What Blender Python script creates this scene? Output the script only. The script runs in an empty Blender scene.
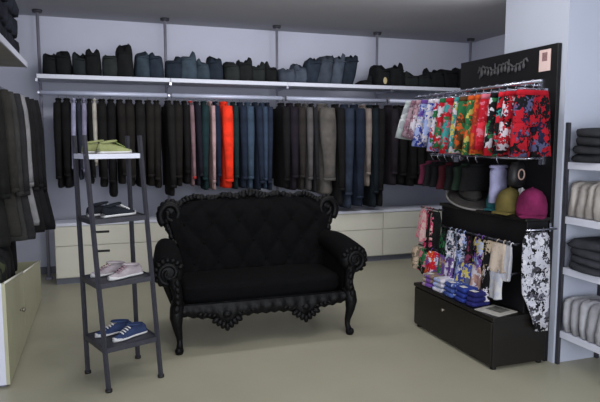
import bpy, math, random
from mathutils import Vector, Matrix, Euler
R = random.Random(7)
PI = math.pi
scn = bpy.context.scene
col = scn.collection

# ------------------------------------------------------------------ camera
CF, CH, YAW, PIT = 580.0, 1.6, math.radians(19), math.radians(6)
cam = bpy.data.cameras.new('camera')
camo = bpy.data.objects.new('camera', cam)
col.objects.link(camo)
cam.sensor_width = 36.0
cam.lens = 36.0 * CF / 600.0
camo.location = (0, 0, CH)
camo.rotation_euler = (PI / 2 - PIT, 0, -YAW)
scn.camera = camo
cam.clip_start = 0.05

_F = Vector((math.sin(YAW) * math.cos(PIT), math.cos(YAW) * math.cos(PIT), -math.sin(PIT)))
_R = Vector((math.cos(YAW), -math.sin(YAW), 0))
_U = _R.cross(_F)


def at(x, y, axis, v):
    """photo pixel -> place in the shop on the plane axis = v"""
    r = _F + _R * ((x - 300) / CF) - _U * ((y - 201) / CF)
    o = Vector((0, 0, CH))
    return o + r * ((v - o[axis]) / r[axis])


# ------------------------------------------------------------------ materials
def lin(c):
    return tuple(((x / 12.92) if x <= 0.04045 else ((x + 0.055) / 1.055) ** 2.4) for x in c)


_mats = {}


def mat(name, c, rough=0.7, metal=0.0, var=0.12, scale=18.0, bump=0.0, bscale=None, spec=0.4, sheen=0.0):
    key = name
    if key in _mats:
        return _mats[key]
    m = bpy.data.materials.new(name)
    m.use_nodes = True
    nt = m.node_tree
    b = nt.nodes['Principled BSDF']
    L = lin(c)
    tc = nt.nodes.new('ShaderNodeTexCoord')
    n = nt.nodes.new('ShaderNodeTexNoise')
    n.inputs['Scale'].default_value = scale
    n.inputs['Detail'].default_value = 4
    nt.links.new(tc.outputs['Object'], n.inputs['Vector'])
    rp = nt.nodes.new('ShaderNodeValToRGB')
    rp.color_ramp.elements[0].position = 0.3
    rp.color_ramp.elements[1].position = 0.7
    rp.color_ramp.elements[0].color = tuple(x * (1 - var) for x in L) + (1,)
    rp.color_ramp.elements[1].color = tuple(min(1, x * (1 + var)) for x in L) + (1,)
    nt.links.new(n.outputs['Fac'], rp.inputs['Fac'])
    nt.links.new(rp.outputs['Color'], b.inputs['Base Color'])
    b.inputs['Roughness'].default_value = rough
    b.inputs['Metallic'].default_value = metal
    b.inputs['Specular IOR Level'].default_value = spec
    if sheen:
        b.inputs['Sheen Weight'].default_value = sheen
        b.inputs['Sheen Roughness'].default_value = 0.4
    if bump:
        n2 = nt.nodes.new('ShaderNodeTexNoise')
        n2.inputs['Scale'].default_value = bscale or scale * 4
        nt.links.new(tc.outputs['Object'], n2.inputs['Vector'])
        bp = nt.nodes.new('ShaderNodeBump')
        bp.inputs['Strength'].default_value = bump
        bp.inputs['Distance'].default_value = 0.01
        nt.links.new(n2.outputs['Fac'], bp.inputs['Height'])
        nt.links.new(bp.outputs['Normal'], b.inputs['Normal'])
    _mats[key] = m
    return m


def fabric(c, name=None):
    c = tuple(round(x, 3) for x in c)
    return mat(name or 'cloth_%d_%d_%d' % tuple(int(x * 255) for x in c), c, rough=0.9, var=0.3, scale=9, bump=0.35, bscale=60, spec=0.15)


def pattern(name, cols, scale=14.0, seed=0.0):
    """printed cloth: patches of the given colours"""
    if name in _mats:
        return _mats[name]
    m = bpy.data.materials.new(name)
    m.use_nodes = True
    nt = m.node_tree
    b = nt.nodes['Principled BSDF']
    tc = nt.nodes.new('ShaderNodeTexCoord')
    mp = nt.nodes.new('ShaderNodeMapping')
    mp.inputs['Location'].default_value = (seed * 3.1, seed * 1.7, seed * 2.3)
    nt.links.new(tc.outputs['Object'], mp.inputs['Vector'])
    nz = nt.nodes.new('ShaderNodeTexNoise')
    nz.inputs['Scale'].default_value = scale * 1.3
    nt.links.new(mp.outputs['Vector'], nz.inputs['Vector'])
    mx = nt.nodes.new('ShaderNodeMix')
    mx.data_type = 'RGBA'
    mx.inputs['Factor'].default_value = 0.12
    nt.links.new(mp.outputs['Vector'], mx.inputs['A'])
    nt.links.new(nz.outputs['Color'], mx.inputs['B'])
    v = nt.nodes.new('ShaderNodeTexVoronoi')
    v.inputs['Scale'].default_value = scale
    nt.links.new(mx.outputs['Result'], v.inputs['Vector'])
    sp = nt.nodes.new('ShaderNodeSeparateColor')
    nt.links.new(v.outputs['Color'], sp.inputs['Color'])
    rp = nt.nodes.new('ShaderNodeValToRGB')
    rp.color_ramp.interpolation = 'CONSTANT'
    e = rp.color_ramp.elements
    k = len(cols)
    e[0].position = 0
    e[0].color = lin(cols[0]) + (1,)
    e[1].position = 1.0 / k
    e[1].color = lin(cols[1]) + (1,)
    for i in range(2, k):
        q = e.new(i / k)
        q.color = lin(cols[i]) + (1,)
    nt.links.new(sp.outputs['Red'], rp.inputs['Fac'])
    nt.links.new(rp.outputs['Color'], b.inputs['Base Color'])
    b.inputs['Roughness'].default_value = 0.85
    b.inputs['Specular IOR Level'].default_value = 0.15
    _mats[name] = m
    return m


M = dict(
    wall=mat('wall_paint', (0.755, 0.765, 0.825), 0.9, var=0.02, scale=3, bump=0.04, bscale=90, spec=0.1),
    ceil=mat('ceiling_paint', (0.70, 0.70, 0.72), 0.95, var=0.02, scale=2, spec=0.1),
    pillar=mat('pillar_paint', (0.70, 0.72, 0.775), 0.9, var=0.02, scale=3, spec=0.1),
    floor=mat('floor_vinyl', (0.625, 0.612, 0.535), 0.38, var=0.04, scale=2.2, bump=0.02, bscale=40, spec=0.35),
    white=mat('white_board', (0.80, 0.81, 0.86), 0.5, var=0.02, scale=5),
    cream=mat('cream_laminate', (0.80, 0.79, 0.74), 0.45, var=0.03, scale=5),
    creamg=mat('cream_green_board', (0.66, 0.655, 0.55), 0.5, var=0.04, scale=6),
    under=mat('shelf_oak', (0.60, 0.58, 0.52), 0.5, var=0.08, scale=6),
    slot=mat('dark_slot', (0.10, 0.10, 0.11), 0.6),
    plinth=mat('grey_plinth', (0.40, 0.41, 0.46), 0.6, var=0.04),
    chrome=mat('chrome', (0.72, 0.73, 0.78), 0.25, metal=0.9, var=0.03),
    post=mat('post_steel', (0.52, 0.52, 0.57), 0.45, metal=0.15, var=0.05),
    blackmetal=mat('black_metal', (0.22, 0.22, 0.25), 0.45, metal=0.15, var=0.15),
    black=mat('black_board', (0.075, 0.073, 0.08), 0.45, var=0.12, scale=7, spec=0.3),
    boxblack=mat('black_ash', (0.095, 0.085, 0.078), 0.35, var=0.15, scale=9, spec=0.4),
    velvet=mat('black_velvet', (0.040, 0.040, 0.045), 0.9, var=0.25, scale=30, bump=0.2, bscale=200, spec=0.08),
    lacquer=mat('black_lacquer', (0.034, 0.034, 0.040), 0.5, var=0.2, scale=20, bump=0.3, bscale=45, spec=0.16),
    card=mat('pale_card', (0.86, 0.76, 0.74), 0.6, var=0.03),
    cardpic=mat('card_print', (0.55, 0.42, 0.42), 0.6, var=0.3, scale=60),
    paper=mat('flyer_paper', (0.70, 0.69, 0.66), 0.5, var=0.05),
    print=mat('flyer_print', (0.38, 0.38, 0.36), 0.5, var=0.5, scale=45),
    ink=mat('grey_lettering', (0.29, 0.29, 0.30), 0.7, var=0.1),
    rubber=mat('white_rubber', (0.80, 0.80, 0.80), 0.5, var=0.04),
    leather=mat('tan_patch', (0.72, 0.66, 0.50), 0.6, var=0.05),
    railwhite=mat('white_rail', (.74, .76, .84), .35, metal=.15, var=.03),
    wood=mat('hanger_wood', (0.13, 0.11, 0.10), 0.5, var=0.2),
    brass=mat('knob_metal', (0.55, 0.53, 0.48), 0.3, metal=0.7),
)


# ------------------------------------------------------------------ mesh helpers
class MB:
    def __init__(s):
        s.v = []
        s.f = []

    def add(s, vs, fs):
        o = len(s.v)
        s.v += [tuple(p) for p in vs]
        s.f += [tuple(i + o for i in f) for f in fs]

    def box(s, lo, hi):
        (a, b, c), (d, e, f) = lo, hi
        s.add([(a, b, c), (d, b, c), (d, e, c), (a, e, c), (a, b, f), (d, b, f), (d, e, f), (a, e, f)],
              [(0, 3, 2, 1), (4, 5, 6, 7), (0, 1, 5, 4), (1, 2, 6, 5), (2, 3, 7, 6), (3, 0, 4, 7)])
        return s

    def loft(s, rings, cap=True, closed=False):
        n = len(rings[0])
        vs = [p for r in rings for p in r]
        fs = []
        m = len(rings)
        for i in range(m if closed else m - 1):
            a, b = i * n, ((i + 1) % m) * n
            for j in range(n):
                k = (j + 1) % n
                fs.append((a + j, a + k, b + k, b + j))
        if cap and not closed:
            fs.append(tuple(reversed(range(n))))
            fs.append(tuple((m - 1) * n + j for j in range(n)))
        s.add(vs, fs)
        return s

    def tube(s, path, rad, n=8, flat=1.0, closed=False):
        P = [Vector(p) for p in path]
        rings = []
        prev = None
        N = len(P)
        for i, p in enumerate(P):
            if closed:
                t = (P[(i + 1) % N] - P[i - 1]).normalized()
            else:
                t = (P[min(i + 1, N - 1)] - P[max(i - 1, 0)]).normalized()
            if prev is None:
                up = Vector((0, 0, 1)) if abs(t.z) < 0.9 else Vector((1, 0, 0))
            else:
                up = prev
            a = (up - t * up.dot(t)).normalized()
            prev = a
            b = t.cross(a)
            r = rad[i] if isinstance(rad, (list, tuple)) else rad
            rings.append([p + a * (r * math.cos(2 * PI * k / n)) + b * (r * flat * math.sin(2 * PI * k / n)) for k in range(n)])
        s.loft(rings, cap=not closed, closed=closed)
        return s

    def ell(s, c, r, rot=None, nu=10, nv=6):
        c = Vector(c)
        mt = Euler(rot).to_matrix() if rot else Matrix.Identity(3)
        vs = [c + mt @ Vector((0, 0, -r[2]))]
        for i in range(1, nv):
            ph = -PI / 2 + PI * i / nv
            for k in range(nu):
                th = 2 * PI * k / nu
                vs.append(c + mt @ Vector((r[0] * math.cos(ph) * math.cos(th), r[1] * math.cos(ph) * math.sin(th), r[2] * math.sin(ph))))
        vs.append(c + mt @ Vector((0, 0, r[2])))
        fs = []
        for k in range(nu):
            fs.append((0, 1 + (k + 1) % nu, 1 + k))
        for i in range(nv - 2):
            for k in range(nu):
                a = 1 + i * nu
                fs.append((a + k, a + (k + 1) % nu, a + nu + (k + 1) % nu, a + nu + k))
        t = len(vs) - 1
        a = 1 + (nv - 2) * nu
        for k in range(nu):
            fs.append((a + k, a + (k + 1) % nu, t))
        s.add(vs, fs)
        return s

    def prism(s, poly, axis, a, b):
        """extrude a 2-D outline along axis between a and b"""
        def P(u, v, w):
            return {0: (w, u, v), 1: (u, w, v), 2: (u, v, w)}[axis]
        n = len(poly)
        vs = [P(u, v, a) for u, v in poly] + [P(u, v, b) for u, v in poly]
        fs = [tuple(range(n)), tuple(reversed(range(n, 2 * n)))]
        for j in range(n):
            k = (j + 1) % n
            fs.append((j, j + n, k + n, k))
        s.add(vs, fs)
        return s

    def grid(s, fn, nu, nv):
        vs = [fn(i / nu, j / nv) for j in range(nv + 1) for i in range(nu + 1)]
        fs = []
        for j in range(nv):
            for i in range(nu):
                a = j * (nu + 1) + i
                fs.append((a, a + 1, a + nu + 2, a + nu + 1))
        s.add(vs, fs)
        return s

    def build(s, name, m, parent=None, smooth=True, bevel=0.0, sub=0, solid=0.0):
        me = bpy.data.meshes.new(name)
        me.from_pydata(s.v, [], s.f)
        import bmesh
        bm = bmesh.new()
        bm.from_mesh(me)
        bmesh.ops.recalc_face_normals(bm, faces=bm.faces)
        bm.to_mesh(me)
        bm.free()
        me.materials.append(m)
        o = bpy.data.objects.new(name, me)
        col.objects.link(o)
        if parent is not None:
            o.parent = parent
        if smooth:
            for p in me.polygons:
                p.use_smooth = True
        if solid:
            md = o.modifiers.new('thickness', 'SOLIDIFY')
            md.thickness = solid
        if bevel:
            md = o.modifiers.new('bevel', 'BEVEL')
            md.width = bevel
            md.segments = 2
            md.limit_method = 'ANGLE'
        if sub:
            md = o.modifiers.new('smooth', 'SUBSURF')
            md.levels = sub
            md.render_levels = sub
        return o


def empty(name, loc=(0, 0, 0), rz=0.0, rot=None):
    o = bpy.data.objects.new(name, None)
    o.empty_display_size = 0.1
    col.objects.link(o)
    o.location = loc
    o.rotation_euler = rot if rot else (0, 0, rz)
    return o


def tag(o, label, cat, group=None, kind=None):
    o['label'] = label
    o['category'] = cat
    if group:
        o['group'] = group
    if kind:
        o['kind'] = kind
    return o


def thing(name, label, cat, loc=(0, 0, 0), rz=0.0, group=None, rot=None):
    return tag(empty(name, loc, rz, rot), label, cat, group)


def struct(name, mb, m, smooth=False, bevel=0.0):
    o = mb.build(name, m, None, smooth=smooth, bevel=bevel)
    o['kind'] = 'structure'
    return o


ORD = ['zeroth', 'first', 'second', 'third', 'fourth', 'fifth', 'sixth', 'seventh', 'eighth', 'ninth', 'tenth', 'eleventh', 'twelfth',
       'thirteenth', 'fourteenth', 'fifteenth', 'sixteenth', 'seventeenth', 'eighteenth', 'nineteenth', 'twentieth', 'twenty-first', 'twenty-second']

# ------------------------------------------------------------------ the room
CZ = 3.028
YB = 7.5
XL, XR = -1.28, 5.25
struct('floor', MB().box((XL - .1, -2.2, -.1), (XR + .1, YB + .1, 0)), M['floor'])
struct('ceiling', MB().box((XL - .1, -.6, CZ), (XR + .1, YB + .1, CZ + .1)), M['ceil'])
struct('wall_back', MB().box((XL - .1, YB, 0), (XR + .1, YB + .1, CZ)), M['wall'])
struct('wall_left', MB().box((XL - .1, -2.2, 0), (XL, YB, CZ)), M['wall'])
struct('wall_right', MB().box((XR, 3.88, 0), (XR + .1, YB, CZ)), M['wall'])
struct('wall_right_near', MB().box((3.48, -2.2, 0), (3.58, 3.22, CZ)), M['pillar'])
struct('trim_1', MB().box((3.036, 3.222, 0), (XR + .1, 3.88, CZ)), M['pillar'])          # the square pillar
bpy.data.objects['trim_1'].name = 'wall_pillar'
struct('baseboard_back', MB().box((XL, YB - .015, 0), (-.52, YB, .08)), M['plinth'])

# ------------------------------------------------------------------ wall system at the back: posts, shelves, rails
POSTX = [-.600, .780, 2.160, 3.560, 5.03]
PY = 7.17
SZ = 2.245
POSTN = ['leftmost steel pole from floor to ceiling at the left end of the back rack',
         'second steel pole from the left holding up the back rack',
         'third steel pole from the left, showing white between the hanging clothes',
         'fourth steel pole from the left, above the sofa right arm',
         'rightmost steel pole of the back rack, beside the black display panel']
for i, x in enumerate(POSTX):
    t = thing('support_pole', POSTN[i], 'pole', (x, PY, 0), group='steel poles of the back rack')
    MB().tube([(0, 0, 0), (0, 0, CZ - .012)], .017, 12).build('pole', M['post'], t)
    MB().tube([(0, 0, CZ - .03), (0, 0, CZ - .001)], [.05, .055], 14).build('ceiling_flange', M['blackmetal'], t)
    MB().tube([(0, 0, 0.001), (0, 0, .02)], [.045, .04], 14).build('foot_flange', M['post'], t)
    MB().box((-.012, -.44, SZ - .032), (.012, .0, SZ - .001)).build('shelf_bracket', M['chrome'], t, smooth=False)
    MB().box((-.01, -.27, 2.10), (.01, .0, 2.122)).build('rail_bracket', M['chrome'], t, smooth=False)
BAYS = ['left end', 'second bay from the left', 'third bay from the left, above the sofa', 'right end, behind the display panel']
for i in range(4):
    a, b = POSTX[i] + .02, POSTX[i + 1] - .02
    o = MB().box((a - .018, 6.72, SZ), (b + .018, 7.145, SZ + .045)).build('wall_shelf', M['white'], None, smooth=False, bevel=.004)
    tag(o, 'long white shelf board with folded jeans, ' + BAYS[i], 'shelf', 'white shelf boards on the back rack')
    t = thing('clothes_rail', 'steel hanging rail under the white shelf, ' + BAYS[i], 'clothes rail', (a, 6.87, 2.108), group='hanging rails of the back rack')
    MB().tube([(0, 0, 0), (b - a, 0, 0)], .027, 12).build('rail_tube', M['railwhite'], t)
    for xx in (0.004, b - a - .004):
        MB().tube([(xx - .006, 0, 0), (xx + .006, 0, 0)], .033, 12).build('end_collar', M['post'], t)


# folded jeans standing along the shelf
def jeans_fold(name, w, d, h, m, lean=0.0, seed=0, loc=(0, 0, 0), rz=0.0, ear=.03, parent=None):
    """a pair of jeans folded over, standing on its hem: soft block with raised corners"""
    r = random.Random(seed)
    mb = MB()
    rings = []
    n = 16
    ph = r.random() * 6
    ez = [ear * r.uniform(-.2, 1.0) for _ in range(4)]
    prof = [(0, .86), (.04, .98), (.3, 1.02), (.6, .98), (.85, .93), (.95, .82), (1.0, .55)]
    for s, k in prof:
        ring = []
        for j in range(n):
            th = 2 * PI * j / n
            cx = math.copysign(abs(math.cos(th)) ** .5, math.cos(th))
            cy = math.copysign(abs(math.sin(th)) ** .5, math.sin(th))
            q = 1 + .07 * math.sin(3 * th + ph + 3 * s)
            x = w / 2 * k * cx * q
            y = d / 2 * k * cy * q
            z = s * h
            if s > .5:
                ci = (0 if cx > 0 else 1) + (0 if cy > 0 else 2)
                z += ez[ci] * (s - .5) * 2 * abs(cx * cy)
                z -= .25 * ear * (1 - abs(cx)) * (s - .5) * 2
            ring.append((x + lean * s * h, y, max(z, 0)))
        rings.append(ring)
    mb.loft(rings)
    o = mb.build(name, m, parent)
    o.location = loc
    o.rotation_euler = (0, 0, rz)
    # folded waist edge lying over the top
    wb = MB()
    wb.tube([(-w * .36 + lean * h, -d * .43, h * .80), (lean * h, -d * .49, h * .85), (w * .36 + lean * h, -d * .43, h * .82)], .010, 6)
    wb.build('waistband', m, o)
    return o


K1, K2, K3 = (.10, .105, .11), (.13, .145, .15), (.155, .17, .165)
BL, SL, DB = (.225, .27, .31), (.235, .26, .30), (.15, .18, .22)
SHJ = [(43, 56, 54, K1), (57, 70, 52, K1), (73, 86, 55, K2), (87, 100, 50, K1), (104, 117, 53, K3), (118, 133, 47, K1), (137, 150, 52, BL), (151, 163, 53, DB),
       (168, 182, 58, DB), (183, 197, 54, BL), (198, 210, 61, BL), (211, 223, 58, DB), (228, 240, 62, K3), (241, 253, 60, K1), (254, 266, 65, K3), (267, 278, 65, K1),
       (283, 296, 68, SL), (297, 308, 66, SL), (309, 321, 58, DB), (322, 334, 56, SL), (335, 346, 56, SL), (347, 358, 55, DB),
       (365, 374, 79, K1), (379, 392, 67, K1), (393, 406, 66, K1), (408, 420, 74, K3), (421, 433, 74, K2), (434, 446, 70, K1), (447, 460, 69, K1), (463, 476, 69, K1)]
bayc = {}
for i, (a, b, ty, c) in enumerate(SHJ):
    Y = 6.93
    pa, pb = at(a, 75, 1, 6.76), at(b, 75, 1, 6.76)
    w = (pb.x - pa.x) * 1.22
    top = at((a + b) / 2, ty, 1, 6.80).z
    h = top - (SZ + .045) - .012
    q_ = R.uniform(.88, 1.14)
    c2 = tuple(x * q_ for x in c)
    bay = sum(1 for p in POSTX if p < (pa.x + pb.x) / 2)
    bayc[bay] = bayc.get(bay, 0) + 1
    tone = 'blue' if c in (BL, DB) else ('slate' if c == SL else 'black')
    lean = .22 if 308 < a < 350 else 0.0
    cxm = (pa.x + pb.x) / 2 - lean * h * .6
    # keep the stands clear of the poles
    o = jeans_fold('folded_jeans', w, .30, h, fabric(c2), lean, i, (cxm, Y, SZ + .0455), 0, .10)
    tag(o, '%s jeans folded on the back shelf, %s right of the %s ceiling pole' % (tone, ORD[bayc[bay]], ORD[bay]), 'jeans', 'folded jeans along the back shelf')
    if a in (379,):
        MB().ell((0.0, -.165, h * .28), (.028, .006, .045)).build('leather_patch', M['leather'], o)


# ------------------------------------------------------------------ hanging garments
def ring_lens(hx, hy, n=14, z=0.0, ph=0.0, amp=.12, k=3, cx=0.0, cy=0.0):
    out = []
    for j in range(n):
        th = 2 * PI * j / n
        c, s = math.cos(th), math.sin(th)
        q = 1 + amp * math.sin(k * th + ph)
        out.append((cx + hx * math.copysign(abs(c) ** .8, c) * q, cy + hy * math.copysign(abs(s) ** .75, s), z))
    return out


def make_garment(kind, label, cat, loc, rz, L, w, t, m, m2=None, seed=0, group=None, sleeves=True, slen=.80, hanger=True, hlabel=None, flare=.12, m_sl=None):
    """garment hanging in its local y-z plane; origin where the hook meets the rail"""
    r = random.Random(seed)
    g = thing(kind, label, cat, loc, rz, group)
    z0 = -.075
    rings = []
    ph = r.random() * 6
    rows = [(0, .065, .55), (.015, .085, .75), (.035, .30, .92), (.065, .46, 1.0), (.12, .50, 1.05), (.30, .48, 1.05), (.5, .47, .95), (.7, .48, 1.0), (.86, .5, .9), (.97, .51, 1.0), (1.0, .50, .85)]
    for s, hw, ht in rows:
        sl = max(0, s - .2)
        hy = w * hw * (1 + flare * sl) if hw > .2 else hw
        rings.append(ring_lens(t / 2 * ht * .92, hy, 14, z0 - s * L, ph + s * 5, .16 if s > .2 else .03, 4))
    MB().loft(rings).build('body', m, g)
    if sleeves:
        for sd in (-1, 1):
            path, rad = [], []
            sx = r.uniform(-.012, .012)
            for k in range(7):
                s = k / 6
                path.append((sx * s * 2, sd * (w * .43 + .05 * s ** .6 + .012), z0 - .045 - s * L * slen))
                rad.append(t * .53 * (.80 + .22 * math.sin(PI * min(1, s * 1.2 + .15))) * (1.0 - .12 * s))
            MB().tube(path, rad, 10, flat=min(1.0, .044 / (t * .5))).build('sleeve', m_sl or m, g)
            cf = [Vector(path[-1]) + Vector((0, 0, .028)), Vector(path[-1]) + Vector((0, 0, -.004))]
            MB().tube(cf, rad[-1] * 1.01, 10, flat=min(1.0, .044 / (t * .5))).build('cuff', m2 or m, g)
    cr = []
    for j in range(14):
        th = 2 * PI * j / 14
        cr.append((t / 2 * .55 * math.cos(th), .07 * math.sin(th), z0 + .004))
    MB().tube(cr, .013, 6, closed=True).build('collar', m2 or m, g)
    if hanger:
        h = thing('clothes_hanger', hlabel or ('hanger holding the ' + label), 'hanger', loc, rz, (group or '') + ' hangers')
        hook = [(0, .021 * math.cos(a), .003 + .021 * math.sin(a)) for a in [math.radians(q) for q in (-20, 20, 60, 90, 120, 160, 200, 235)]]
        hook = [(0, 0, -.068), (0, .006, -.045), (0, .024, -.018)] + hook
        MB().tube(hook, .0028, 6).build('hook', M['chrome'], h)
        MB().tube([(0, -w * .40, z0 - .055), (0, -.05, z0 - .004), (0, 0, z0 + .006), (0, .05, z0 - .004), (0, w * .40, z0 - .055)], .006, 6).build('shoulder_bar', M['wood'], h)
    return g


BK, BK2, BRN = (.085, .083, .088), (.105, .10, .10), (.115, .105, .098)
NVY, STL, TEAL = (.13, .16, .22), (.24, .30, .37), (.10, .17, .18)
LG = (.56, .56, .66)
BACK = [  # (photo x0, x1, bottom y, colour, words, kind)
    (55, 63, 188, BK, 'black jacket', 'jacket'), (63, 72, 188, BK, 'black jacket', 'jacket'), (73, 77, 178, LG, 'pale grey shirt', 'shirt'), (77.5, 82, 180, (.17, .18, .22), 'slate shirt', 'shirt'),
    (82.5, 87.5, 182, (.50, .49, .58), 'pale lilac-grey shirt', 'shirt'), (88, 93.5, 184, BK, 'black shirt', 'shirt'), (94, 98, 166, (.66, .64, .60), 'cream shirt', 'shirt'),
    (98.5, 108, 187, BK2, 'black jacket', 'jacket'), (108, 117, 197, BK, 'longer black jacket', 'jacket'), (117, 126, 184, BRN, 'black jacket', 'jacket'), (126, 136, 186, BRN, 'brown-black jacket', 'jacket'),
    (136, 146, 187, BK2, 'black jacket', 'jacket'), (146, 155, 186, BRN, 'brown-black jacket', 'jacket'), (155, 163, 188, BRN, 'brown-black jacket', 'jacket'),
    (166.5, 175, 196, BK2, 'black jacket', 'jacket'), (175, 184, 186, BRN, 'brown-black jacket', 'jacket'), (184, 191, 184, BK, 'black jacket', 'jacket'),
    (191.5, 196, 186, (.50, .40, .42), 'pale-edged maroon top', 'shirt'), (196.5, 203, 186, (.12, .11, .15), 'dark plum shirt', 'shirt'), (203.5, 211, 190, TEAL, 'dark teal sweater', 'sweater'),
    (211.5, 215.5, 190, (.66, .54, .54), 'pale pink top', 'shirt'), (216, 221.5, 186, (.10, .13, .20), 'navy sweater', 'sweater'),
    (222, 233, 188, (.93, .22, .13), 'bright red-orange jacket', 'jacket'), (234, 240, 189, TEAL, 'dark teal jacket', 'jacket'),
    (240.5, 248, 188, NVY, 'navy denim jacket', 'jacket'), (248, 256, 189, STL, 'steel blue denim shirt', 'shirt'), (256, 263, 190, NVY, 'navy denim jacket', 'jacket'),
    (263.5, 269, 189, (.20, .25, .32), 'blue denim shirt', 'shirt'), (269, 274.5, 190, NVY, 'navy denim jacket', 'jacket'),
    (282, 290, 188, BK, 'black coat', 'coat'), (290.5, 299, 190, (.13, .11, .14), 'dark plum coat', 'coat'), (299.5, 307, 190, (.17, .155, .15), 'dark grey-brown coat', 'coat'),
    (307.5, 314, 190, (.33, .32, .32), 'mid grey coat', 'coat'), (314.5, 319, 192, (.15, .15, .16), 'charcoal coat', 'coat'),
    (320, 336, 194, (.36, .345, .33), 'wide taupe-grey coat', 'coat'), (337, 345, 205, BK, 'long black coat', 'coat'), (345.5, 355, 208, (.18, .21, .27), 'long slate-navy coat', 'coat'),
    (355.5, 365, 206, NVY, 'long navy coat', 'coat'), (366, 372, 186, (.47, .43, .41), 'light taupe coat', 'coat'), (372.5, 379, 207, (.10, .13, .155), 'long dark teal coat', 'coat'), (379, 386, 206, BK, 'long black coat', 'coat'),
    (391, 399, 185, (.135, .12, .14), 'dark plum jacket', 'jacket'), (399.5, 408, 184, BK, 'black jacket', 'jacket'), (408, 417, 186, BK, 'black jacket', 'jacket'), (417.5, 426, 185, BK2, 'black jacket', 'jacket'),
    (426, 435, 186, BK, 'black jacket', 'jacket'), (435.5, 444, 184, BK, 'black jacket', 'jacket'), (444.5, 453, 186, BK, 'black jacket', 'jacket'),
]
cnt = {}
for i, (a, b, by, c, words, kind) in enumerate(BACK):
    p0, p1 = at(a, 145, 1, 6.66), at(b, 145, 1, 6.66)
    t = max(.05, (p1.x - p0.x) * 1.0)
    x = (p0.x + p1.x) / 2
    zb = at((a + b) / 2, by, 1, 6.68).z
    bay = sum(1 for p in POSTX if p < x)
    cnt[bay] = cnt.get(bay, 0) + 1
    lab = '%s, %s garment right of the %s pole on the back rail' % (words, ORD[cnt[bay]], ORD[bay])
    m2 = None
    if 'maroon' in words:
        m2 = fabric((.65, .20, .18))
    q_ = R.uniform(.92, 1.08)
    c = tuple(v * q_ for v in c)
    make_garment(kind, lab, kind, (x, 6.87, 2.108 + .001), R.uniform(-.06, .06), 2.108 - .075 - zb, .36 if 'shirt' in words else .40, t, fabric(c), m2, seed=i + 50,
                 group='garments on the back rail', slen=R.uniform(.80, .88),
                 hlabel='hanger of the %s, %s right of the %s back pole' % (words, ORD[cnt[bay]], ORD[bay]))

# ------------------------------------------------------------------ low drawer units along the back wall
UNAMES = ['behind the shoe tower', 'behind the sofa left end', 'behind the sofa middle', 'right of the sofa back', 'behind the black swimwear chest']
for i in range(5):
    x0 = -.5 + i
    x1 = x0 + .996 if i < 4 else 4.80
    t = thing('drawer_unit', 'low cream two-drawer unit on the back wall, ' + UNAMES[i], 'cabinet', (x0, 6.8, 0), group='low drawer units along the back wall')
    W = x1 - x0
    MB().box((0, .02, .075), (W, .325, .655)).build('carcass', M['cream'], t, smooth=False)
    MB().box((0, 0, .656), (W, .325, .69)).build('top', M['white'], t, smooth=False, bevel=.004)
    MB().box((.0, .05, 0), (W, .31, .074)).build('plinth', M['plinth'], t, smooth=False)
    for z0, z1 in ((.085, .43), (.438, .648)):
        d = MB().box((.006, 0, z0), (W - .006, .019, z1)).build('drawer', M['cream'], t, smooth=False, bevel=.003)
        zz = z1 - .07
        if i == 0:
            MB().box((W / 2 + .0 - .075, -.004, zz - .013), (W / 2 + .075, .004, zz + .013)).build('handle_slot', M['slot'], d, smooth=False, bevel=.003)

# ------------------------------------------------------------------ sofa
SX, SY = 1.212, 4.31
sofa = thing('baroque_sofa', 'black velvet baroque loveseat with tufted back and carved cabriole legs', 'sofa', (SX, SY, 0))


def back_out(v):
    """half width of the back at relative height v (0 seat .. 1 crest)"""
    pts = [(0, .70), (.18, .695), (.32, .70), (.45, .715), (.6, .755), (.75, .785), (.86, .775), (.93, .70), (1, .60)]
    for (a, A), (b, B) in zip(pts, pts[1:]):
        if v <= b:
            q = (v - a) / (b - a)
            q = q * q * (3 - 2 * q)
            return (A + (B - A) * q) * .945
    return pts[-1][1] * .945


def back_top(u):
    return 1.085 + .012 * math.cos(u * PI / 2) - .01 * abs(u) ** 3


def back_y(z):
    return .60 + (z - .45) * .20


def tuft(u, v):
    a, b = u * 6.0, v * 4.0
    f = abs(math.sin(PI * (a + b) / 2)) * abs(math.sin(PI * (a - b) / 2))
    return f ** .45


def bfront(i, j):
    u = i * 2 - 1
    v = j
    z = .40 + v * (back_top(u) - .40)
    x = u * back_out(v) * .97
    edge = min(1, (1 - abs(u)) * 7) * min(1, (1 - v) * 6 + .02)
    y = back_y(z) - .035 - .032 * tuft(u, v * 1.05) * edge - .02 * edge
    y += -.05 * abs(u) ** 3
    return (x, y, z)


def bback(i, j):
    u = i * 2 - 1
    z = .40 + j * (back_top(u) - .40)
    return (u * back_out(j) * .97, back_y(z) + .05 - .05 * abs(u) ** 3 - .0, z)


bk = MB().grid(bfront, 64, 36).grid(bback, 20, 14)
ns = 36
for sgn in (0.0, 1.0):
    bk.grid(lambda q, j, s=sgn: tuple(Vector(bfront(s, j)).lerp(Vector(bback(s, j)), q)), 2, ns)
bk.grid(lambda i, q: tuple(Vector(bfront(i, 1)).lerp(Vector(bback(i, 1)), q)), 64, 2)
backrest = bk.build('backrest', M['velvet'], sofa)
for jb in range(1, 5):
    for ib in range(-5, 6):
        # crossing points of the two crease families
        if (ib + jb) % 2 == 0:
            u, v = ib / 6.0, jb / 4.0 / 1.05
            if abs(u) < .95 and v < .92 and v > .2:
                p = bfront((u + 1) / 2, v)
                MB().ell((p[0], p[1] - .004, p[2]), (.014, .010, .014), nu=8, nv=5).build('button', M['velvet'], backrest)

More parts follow.
